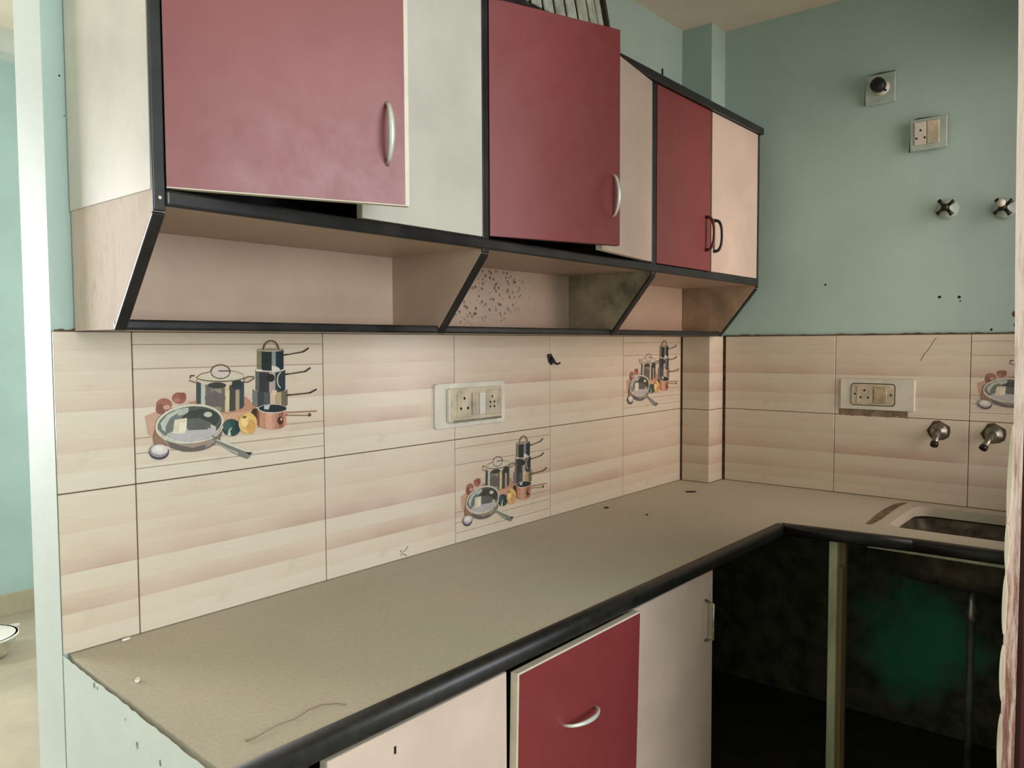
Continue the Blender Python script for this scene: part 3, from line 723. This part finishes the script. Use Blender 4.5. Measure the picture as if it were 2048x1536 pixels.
mb.tube([(xh, zz0, -YD+.017), (xh+.002, zz0+.008, -YD+.040), (xh+.002, zz1-.008, -YD+.040), (xh, zz1, -YD+.017)], .0038, 8)
mb.build('handle', dull_metal, c3, label='slim steel bow handle')

# ------------------------------------------------------------------ fittings on the back wall
def hole(T, par, a, b, n, r): MB(T).lathe((a, b, n), (0, 0, 1), [(r, 0), (r, .0006)], 10).build('pin_hole', hole_m, par)
def holes3(T, par, a, b, n, s=1.):
    for da, db in ((0, .012), (-.0105, -.009), (.0105, -.009)): hole(T, par, a+da*s, b+db*s, n, .0030*s)
so = thing('switch_socket', 'grimy ivory double socket plate on the back wall tiles', 'socket', (-1.29, -.003, .338))
mb = MB(T_back); mb.prism(rrect(-1.437, -1.141, .338, .462, .010), .0, .009); mb.build('plate', white_pl, so)
mb = MB(T_back); mb.prism(rrect(-1.390, -1.165, .352, .448, .005), .009, .017); 
mb.build('raised_frame', yellow_pl, so)
MB(T_back).box(-1.395, -1.388, .354, .446, .009, .022, .002, 1).build('cover_hinge', white_pl, so)
MB(T_back).box(-1.358, -1.302, .364, .436, .017, .0195, .001, 1).build('socket_module', yellow_pl, so)
MB(T_back).box(-1.236, -1.184, .366, .436, .017, .0195, .001, 1).build('socket_module', yellow_pl, so)
for a in (-1.298, -1.268): MB(T_back).prism([(a, .370), (a+.026, .370), (a+.026, .432), (a, .432)], .017, .022).build('rocker_switch', white_pl if a > -1.28 else yellow_pl, so)
holes3(T_back, so, -1.330, .402, .0194, 1.35)
for da, db in ((0, .016), (-.009, .0), (.009, .0), (-.009, -.014), (.009, -.014)): hole(T_back, so, -1.210+da, .402+db, .0194, .0033)
MB(T_back).box(-1.375, -1.165, .3505, .357, .0092, .0178, .001, 1).build('grime', simple('grey_grime', (134, 126, 108), .9, var=.2, scale=60), so)

hk = thing('wall_hook', 'black plastic adhesive hook on the tiles below the cupboard', 'hook', (-.901, -.001, .505))
mb = MB(T_back); mb.prism([(-.918, .538), (-.900, .540), (-.892, .530), (-.888, .512), (-.896, .503), (-.910, .512)], .0, .005); mb.build('pad', black_pl, hk)
MB(T_back).tube([(-.902, .528, .005), (-.900, .522, .012), (-.896, .510, .016), (-.889, .506, .022), (-.880, .510, .026)], [.004, .0045, .0045, .004, .003], 8).build('prong', black_pl, hk)

# ------------------------------------------------------------------ fittings on the side wall  (a = -y)
lh = thing('lamp_holder', 'mint painted square plate with black bulb holder high on the side wall', 'lamp holder', (XR, -.728, 1.434))
mb = MB(T_r); mb.box(.677, .778, 1.434, 1.540, -.004, .012, .003, 2); mb.build('plate', mint_pl, lh)
MB(T_r).prism([(.670, 1.440), (.678, 1.442), (.678, 1.538), (.772, 1.538), (.774, 1.547), (.720, 1.549), (.673, 1.545)], -.0065, -.0050).build('gap_shade_strip', gap_shade, lh)  # flat strip painting the shadowed gap left of and above the plate
mb = MB(T_r); mb.lathe((.735, 1.487, .012), (-.12, .10, 1), [(.028, 0), (.027, .006), (.021, .012), (.019, .030), (.018, .034)], 20); mb.build('base_ring', white_pl, lh)
mb = MB(T_r); mb.lathe((.7315, 1.4902, .045), (-.12, .10, 1), [(.0235, -.012), (.025, -.004), (.025, .014), (.022, .018), (.006, .0175)], 20); mb.build('socket_cup', black_pl, lh)
mb = MB(T_r); mb.lathe((.752, 1.472, .034), (.2, -.2, 1), [(.004, -.006), (.004, .003)], 8); mb.build('pin', hole_m, lh)

s2 = thing('wall_socket', 'mint painted three-pin socket standing off the side wall below the lamp holder', 'socket', (XR, -.891, 1.244))
def T_tilt(a, b, n):
    t = math.radians(3.5); db = b-1.244; return T_r(a, 1.244+db*math.cos(t)-0*n, n+db*math.sin(t))
MB(T_r).box(.838, .942, 1.250, 1.348, -.004, .014, .002, 1).build('back_box', dark_metal, s2)
MB(T_r).prism([(.824, 1.246), (.838, 1.250), (.840, 1.345), (.940, 1.345), (.944, 1.357), (.850, 1.363), (.828, 1.356)], -.0065, -.0050).build('gap_shade_strip', gap_shade, s2)
MB(T_tilt).box(.833, .949, 1.244, 1.351, .010, .020, .003, 2).build('plate', mint_pl, s2)
MB(T_tilt).box(.848, .886, 1.262, 1.340, .020, .024, .0015, 1).build('socket_module', white_pl, s2)
MB(T_tilt).box(.888, .926, 1.262, 1.340, .020, .025, .0015, 1).build('rocker_switch', yellow_pl, s2)
holes3(T_tilt, s2, .868, 1.296, .0240, 1.25)

def valve(y, z, knob, lab):
    a = -y; t = thing('stop_valve', lab, 'valve', (XR, y, z-.04), 'stop valves on the side wall')
    MB(T_r).lathe((a, z, -.003), (0, 0, 1), [(.034, 0), (.034, .006), (.026, .012), (.016, .016), (.012, .030)], 24).build('flange', mint_pl, t)
    mb = MB(T_r); mb.lathe((a, z, .018), (0, 0, 1), [(.009, 0), (.009, .020), (.012, .022), (.012, .038), (.006, .043)], 14)
    mb.build('spindle', dark_metal, t)
    mb = MB(T_r)
    for k in range(4):
        an = math.radians(38+90*k); ca, sa = math.cos(an), math.sin(an)
        mb.tube([(a+ca*.006, z+sa*.006, .046), (a+ca*.022, z+sa*.022, .047), (a+ca*.033, z+sa*.033, .047)], [.0062, .0058, .0076], 8)
    mb.build('cross_handle', dark_metal, t)
    if knob: MB(T_r).lathe((a-.004, z+.010, .05), (0, .2, 1), [(.004, 0), (.012, .003), (.0135, .010), (.009, .018), (.002, .020)], 14).build('cap', white_pl, t)
    return t
pa = on(1894, 415, 'x', XR); pb = on(2008, 414, 'x', XR)
valve(pa.y-.004, pa.z-.006, False, 'dark cross-handled stop valve on the mint wall, left of two')
valve(pb.y-.004, pb.z-.006, True, 'cross-handled stop valve with a round white cap near the door frame')

def bib(y, z, tip_y, tip_z, lab):
    a = -y; t = thing('tap_stub', lab, 'tap', (XR, y, z-.045), 'tap stubs above the sink')
    MB(T_r).lathe((a, z, -.003), (0, 0, 1), [(.030, 0), (.030, .005), (.026, .012), (.015, .017), (.012, .022)], 24).build('flange', dull_metal, t)
    mb = MB(T_r); mb.prism([(a-.036+.010*math.cos(q*1.3), z-.034+.004*math.sin(q*2)) if False else (a+(.036+.004*math.sin(q*2.3))*math.cos(q*math.pi/6), z+(.036+.004*math.cos(q*1.7))*math.sin(q*math.pi/6)) for q in range(12)], -.002, .0016); mb.build('cement_patch', grout, t)
    L = .055; ta, tz = -tip_y, tip_z
    MB(T_r).tube([(a, z, .015), (a+(ta-a)*.45, z+(tz-z)*.40, .040), (ta, tz, .066)], [.012, .0105, .0105], 14).build('spout', dull_metal, t)
    dv = Vector((ta-a, tz-z, .035)).normalized()
    MB(T_r).lathe((ta, tz, .066), tuple(dv), [(.0128, -.010), (.0134, -.002), (.0128, .003), (.0095, .0034)], 16).build('nozzle', dark_metal, t)
    MB(T_r).lathe((ta+dv.x*.0034, tz+dv.y*.0034, .066+dv.z*.0034), tuple(dv), [(.0095, 0), (.0095, .0006)], 14).build('bore', hole_m, t)
q = XR-.066
def tip(u, v): return on(u, v, 'x', q)
pa = on(1878, 862, 'x', XR); ta = tip(1868, 890); pb = on(1988, 868, 'x', XR); tb = tip(1966, 897)
bib(pa.y, pa.z, ta.y, ta.z, 'grimy steel tap stub on the side wall tiles, left of two')
bib(pb.y, pb.z, tb.y, tb.z, 'grimy steel tap stub beside the door frame, right of two')

s3 = thing('switch_plate', 'white rectangular plate with aged three-pin socket on the side wall tiles', 'socket', (XR, -.735, .325))
MB(T_r).box(.607, .863, .323, .437, -.001, .008, .0015, 1).build('plate', white_pl, s3)
mb = MB(T_r); mb.prism(rrect(.648, .796, .341, .418, .010), .008, .0125); mb.build('module_frame', yellow_pl, s3)
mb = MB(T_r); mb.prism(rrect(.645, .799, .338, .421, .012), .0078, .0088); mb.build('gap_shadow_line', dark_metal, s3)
MB(T_r).box(.668, .722, .348, .410, .0125, .016, .001, 1).build('socket_module', yellow_pl, s3)
MB(T_r).box(.728, .772, .350, .408, .0125, .018, .0015, 1).build('rocker_switch', simple('tan_switch', (178, 160, 130), .5, var=.12, scale=30), s3)
holes3(T_r, s3, .695, .380, .0159, 1.25)
hole(T_r, s3, .660, .381, .0125, .0035); hole(T_r, s3, .785, .380, .0125, .0035)
mb = MB(T_r); n = 14; lo = [(.600+.24*i/n, .300+.004*math.sin(i*1.7)) for i in range(n+1)]; hi = [(.600+.24*i/n, .322) for i in range(n+1)]
mb.prism(lo+hi[::-1], -.001, .0010); mb.build('cement_patch', simple('cement_smear', (132, 116, 90), .8, var=.15, scale=30), s3)

# drilled holes and chips in the side wall
for u, v, r in ((1879, 594, .0055), (1918, 594, .0048), (1920, 602, .0028), (1650, 569, .0040), (2030, 627, .012), (2031, 650, .006), (1982, 659, .004)):
    p = on(u, v, 'x', XR); k = 9
    mb = MB(T_r); mb.prism([(-p.y+r*random.uniform(.7, 1.15)*math.cos(2*math.pi*i/k), p.z+r*random.uniform(.7, 1.15)*math.sin(2*math.pi*i/k)) for i in range(k)], -.006, -.0052)
    mb.build('drill_hole', hole_m if r < .006 else grout, wr)
# small pocks on the back wall strip and half wall
for u, v, r in ((121, 150, .0018), (131, 230, .0012)):
    p = on(u, v, 'y', 0); mb = MB(T_back); mb.prism([(p.x+r*math.cos(i), p.z+r*math.sin(i)) for i in range(6)], -.006, -.0055); mb.build('drill_hole', hole_m, wb)
hw = bpy.data.objects['wall_counter_end']
for u, v, r in ((183, 1373, .006), (190, 1378, .004), (281, 1488, .007), (254, 1438, .003), (333, 1520, .006)):
    p = on(u, v, 'x', -2.405); f = -p.y/.6; x = XE-(2.424+XE)*f
    mb = MB(lambda a, b, n: (x-n, -a, b)); mb.prism([(-p.y+r*random.uniform(.5, 1.1)*math.cos(2*math.pi*i/8)*.6, p.z+r*random.uniform(.6, 1.1)*math.sin(2*math.pi*i/8)) for i in range(8)], -.002, .0008)
    mb.build('plaster_chip', simple('chip_grey_%d' % u, (150, 162, 146), .9, var=.2, scale=60), hw)

# ------------------------------------------------------------------ litter on the worktop
def flake(u, v, sx, sy, lab, mat, cat='flake', name='plaster_flake', rot=.5, h=.004):
    p = on(u, v, 'z', .001); mb = MB(); k = 7; c, s_ = math.cos(rot), math.sin(rot); P = []
    for i in range(k):
        a = 2*math.pi*i/k; x, y = sx*math.cos(a)*random.uniform(.75, 1.1), sy*math.sin(a)*random.uniform(.75, 1.1); P.append((p.x+x*c-y*s_, p.y+x*s_+y*c))
    mb.prism(P, .0008, .0008+h, 'xy'); bmesh.ops.bevel(mb.bm, geom=mb.bm.edges[:], offset=h*.25, segments=1, affect='EDGES', clamp_overlap=True)
    tag(mb.build(name, mat, None), lab, cat)
flake(275, 1362, .010, .004, 'white plaster flake on the worktop near its end', flake_m, rot=1.0)
flake(252, 1280, .011, .0045, 'white plaster flake lying against the tile edge', flake_m, rot=.1)
flake(1383, 984, .024, .006, 'dark scrap on the worktop below the pilaster', dark_metal, 'scrap', 'dark_scrap', -.75)
flake(1212, 1016, .012, .005, 'dark scrap on the worktop beside the back wall tiles', dark_metal, 'scrap', 'dark_scrap', -.7)
flake(1294, 1030, .006, .004, 'tiny dark crumb in the middle of the far worktop', dark_metal, 'scrap', 'dark_scrap', .3)
th_pts = [on(u, v, 'z', .0022) for u, v in ((492, 1482), (505, 1478), (520, 1470), (556, 1450), (590, 1438), (618, 1420), (645, 1409), (675, 1407), (693, 1409))]
tag(MB().tube([tuple(q) for q in th_pts], [.0016, .0013]+[.0008]*7, 6).build('thread', simple('brown_thread', (134, 118, 96), .8), None), 'thin brown thread curling on the near worktop', 'thread')
# dry dark smear beside the sink, thin crust of dirt
P = [on(u, v, 'z', .001) for u, v in ((1733, 1047), (1752, 1030), (1772, 1016), (1792, 1007), (1815, 1005), (1800, 1012), (1785, 1022), (1765, 1037), (1745, 1048))]
tag(MB().prism([(q.x, q.y) for q in P], .0007, .0016, 'xy').build('dirt_smear', simple('dirt_brown', (116, 96, 70), .8, var=.25, scale=50), None), 'dark brown dirt smear on the worktop beside the sink', 'dirt')

# ------------------------------------------------------------------ worn door frame at the right
df = bpy.data.objects.new('door_1', None); COL.objects.link(df); df.location = (-1.5, -1.42, 0); df['_base'] = [-1.5, -1.42, FL]; df['kind'] = 'structure'
df['label'] = 'worn pinkish brown wooden door frame at the right edge'
edge = [(2037, 0), (2036, 150), (2033, 300), (2031, 450), (2030, 600), (2029, 760), (2027, 850), (2021, 900), (2019, 950), (2018, 1000), (2012, 1030), (2010, 1100), (2010, 1160), (2008, 1230), (2006, 1300), (2004, 1380), (2000, 1450), (1998, 1536)]
prof_e = [(on(u, v, 'x', -1.5).y, on(u, v, 'x', -1.5).z) for u, v in edge]
prof_e = [(prof_e[0][0], CK-.001)]+prof_e+[(prof_e[-1][0]+.001, FL)]
def jamb(name, y_of, ya, x0, x1, mat):
    mb = MB(); L = []; R_ = []; L2 = []; R2 = []
    for y, z in y_of:
        L.append(mb.v((x0, y, z))); R_.append(mb.v((x0, ya, z))); L2.append(mb.v((x1, y, z))); R2.append(mb.v((x1, ya, z)))
    for i in range(len(L)-1):
        for A, B in ((L, R_), (R_, R2), (R2, L2), (L2, L)): mb.bm.faces.new([A[i], B[i], B[i+1], A[i+1]])
    mb.bm.faces.new([L[0], R_[0], R2[0], L2[0]]); mb.bm.faces.new([L[-1], L2[-1], R2[-1], R_[-1]])
    return mb.build(name, mat, df)
jamb('jamb', prof_e, -1.380, -1.50, -1.425, frame_m)
MB().box(-1.492, -1.425, -1.386, -1.380, FL, CK-.001).build('groove', crimson, df)
MB().box(-1.50, -1.425, -1.50, -1.386, FL, CK-.001, .002, 1).build('jamb_face', crimson, df)
chip_m = simple('bare_wood', (206, 194, 172), .7, var=.08, scale=20, stretch=(1, 3, .3))
for k_, (u0_, v0_, u1_, v1_, bulge) in enumerate(((2025, 850, 2014, 1045, 4.5), (2013, 1048, 2011, 1140, 3), (2010, 1150, 2006, 1268, 4), (2005, 1290, 2002, 1402, 5), (2000, 1428, 1997, 1560, 5))):
    Lp = []; Rp = []
    for i in range(11):
        t_ = i/10; u_ = u0_+(u1_-u0_)*t_; v_ = v0_+(v1_-v0_)*t_; e_ = math.sin(math.pi*t_)**.6
        Lp.append(on(u_-bulge*e_, v_, 'x', -1.502)); Rp.append(on(u_+2+4*e_, v_, 'x', -1.502))
    mb = MB(lambda y, z, x: (x, y, z)); mb.prism([(q.y, q.z) for q in Lp]+[(q.y, q.z) for q in Rp[::-1]], -1.503, -1.49); mb.build('bare_wood_chip', chip_m, df)

# ------------------------------------------------------------------ things in the room beyond
p = on(0, 1300, 'z', FL)
sk2 = thing('bucket', 'cream plastic tub standing on the floor of the far room', 'tub', (-1.80, 2.60, FL))
MB().lathe((-1.815, 2.60, FL), (0, 0, 1), [(.10, 0), (.128, .02), (.146, .085), (.152, .09), (.152, .10), (.143, .10), (.122, .03), (.02, .028)], 28).build('tub', sack_m, sk2)
MB().lathe((-1.815, 2.60, FL+.090), (0, 0, 1), [(.1525, 0), (.156, .002), (.156, .008), (.1525, .010)], 28).build('rim', flake_m, sk2)
p = on(27, 1251, 'z', FL+.002)
tag(MB().prism([(p.x+.03*math.cos(i*.9)*random.uniform(.7, 1.1), p.y+.02*math.sin(i*.9)) for i in range(7)], FL+.0005, FL+.006, 'xy').build('paper_scrap', flake_m, None), 'white paper scrap on the floor of the far room', 'paper')

for o in bpy.data.objects:
    if '_base' in o: del o['_base']
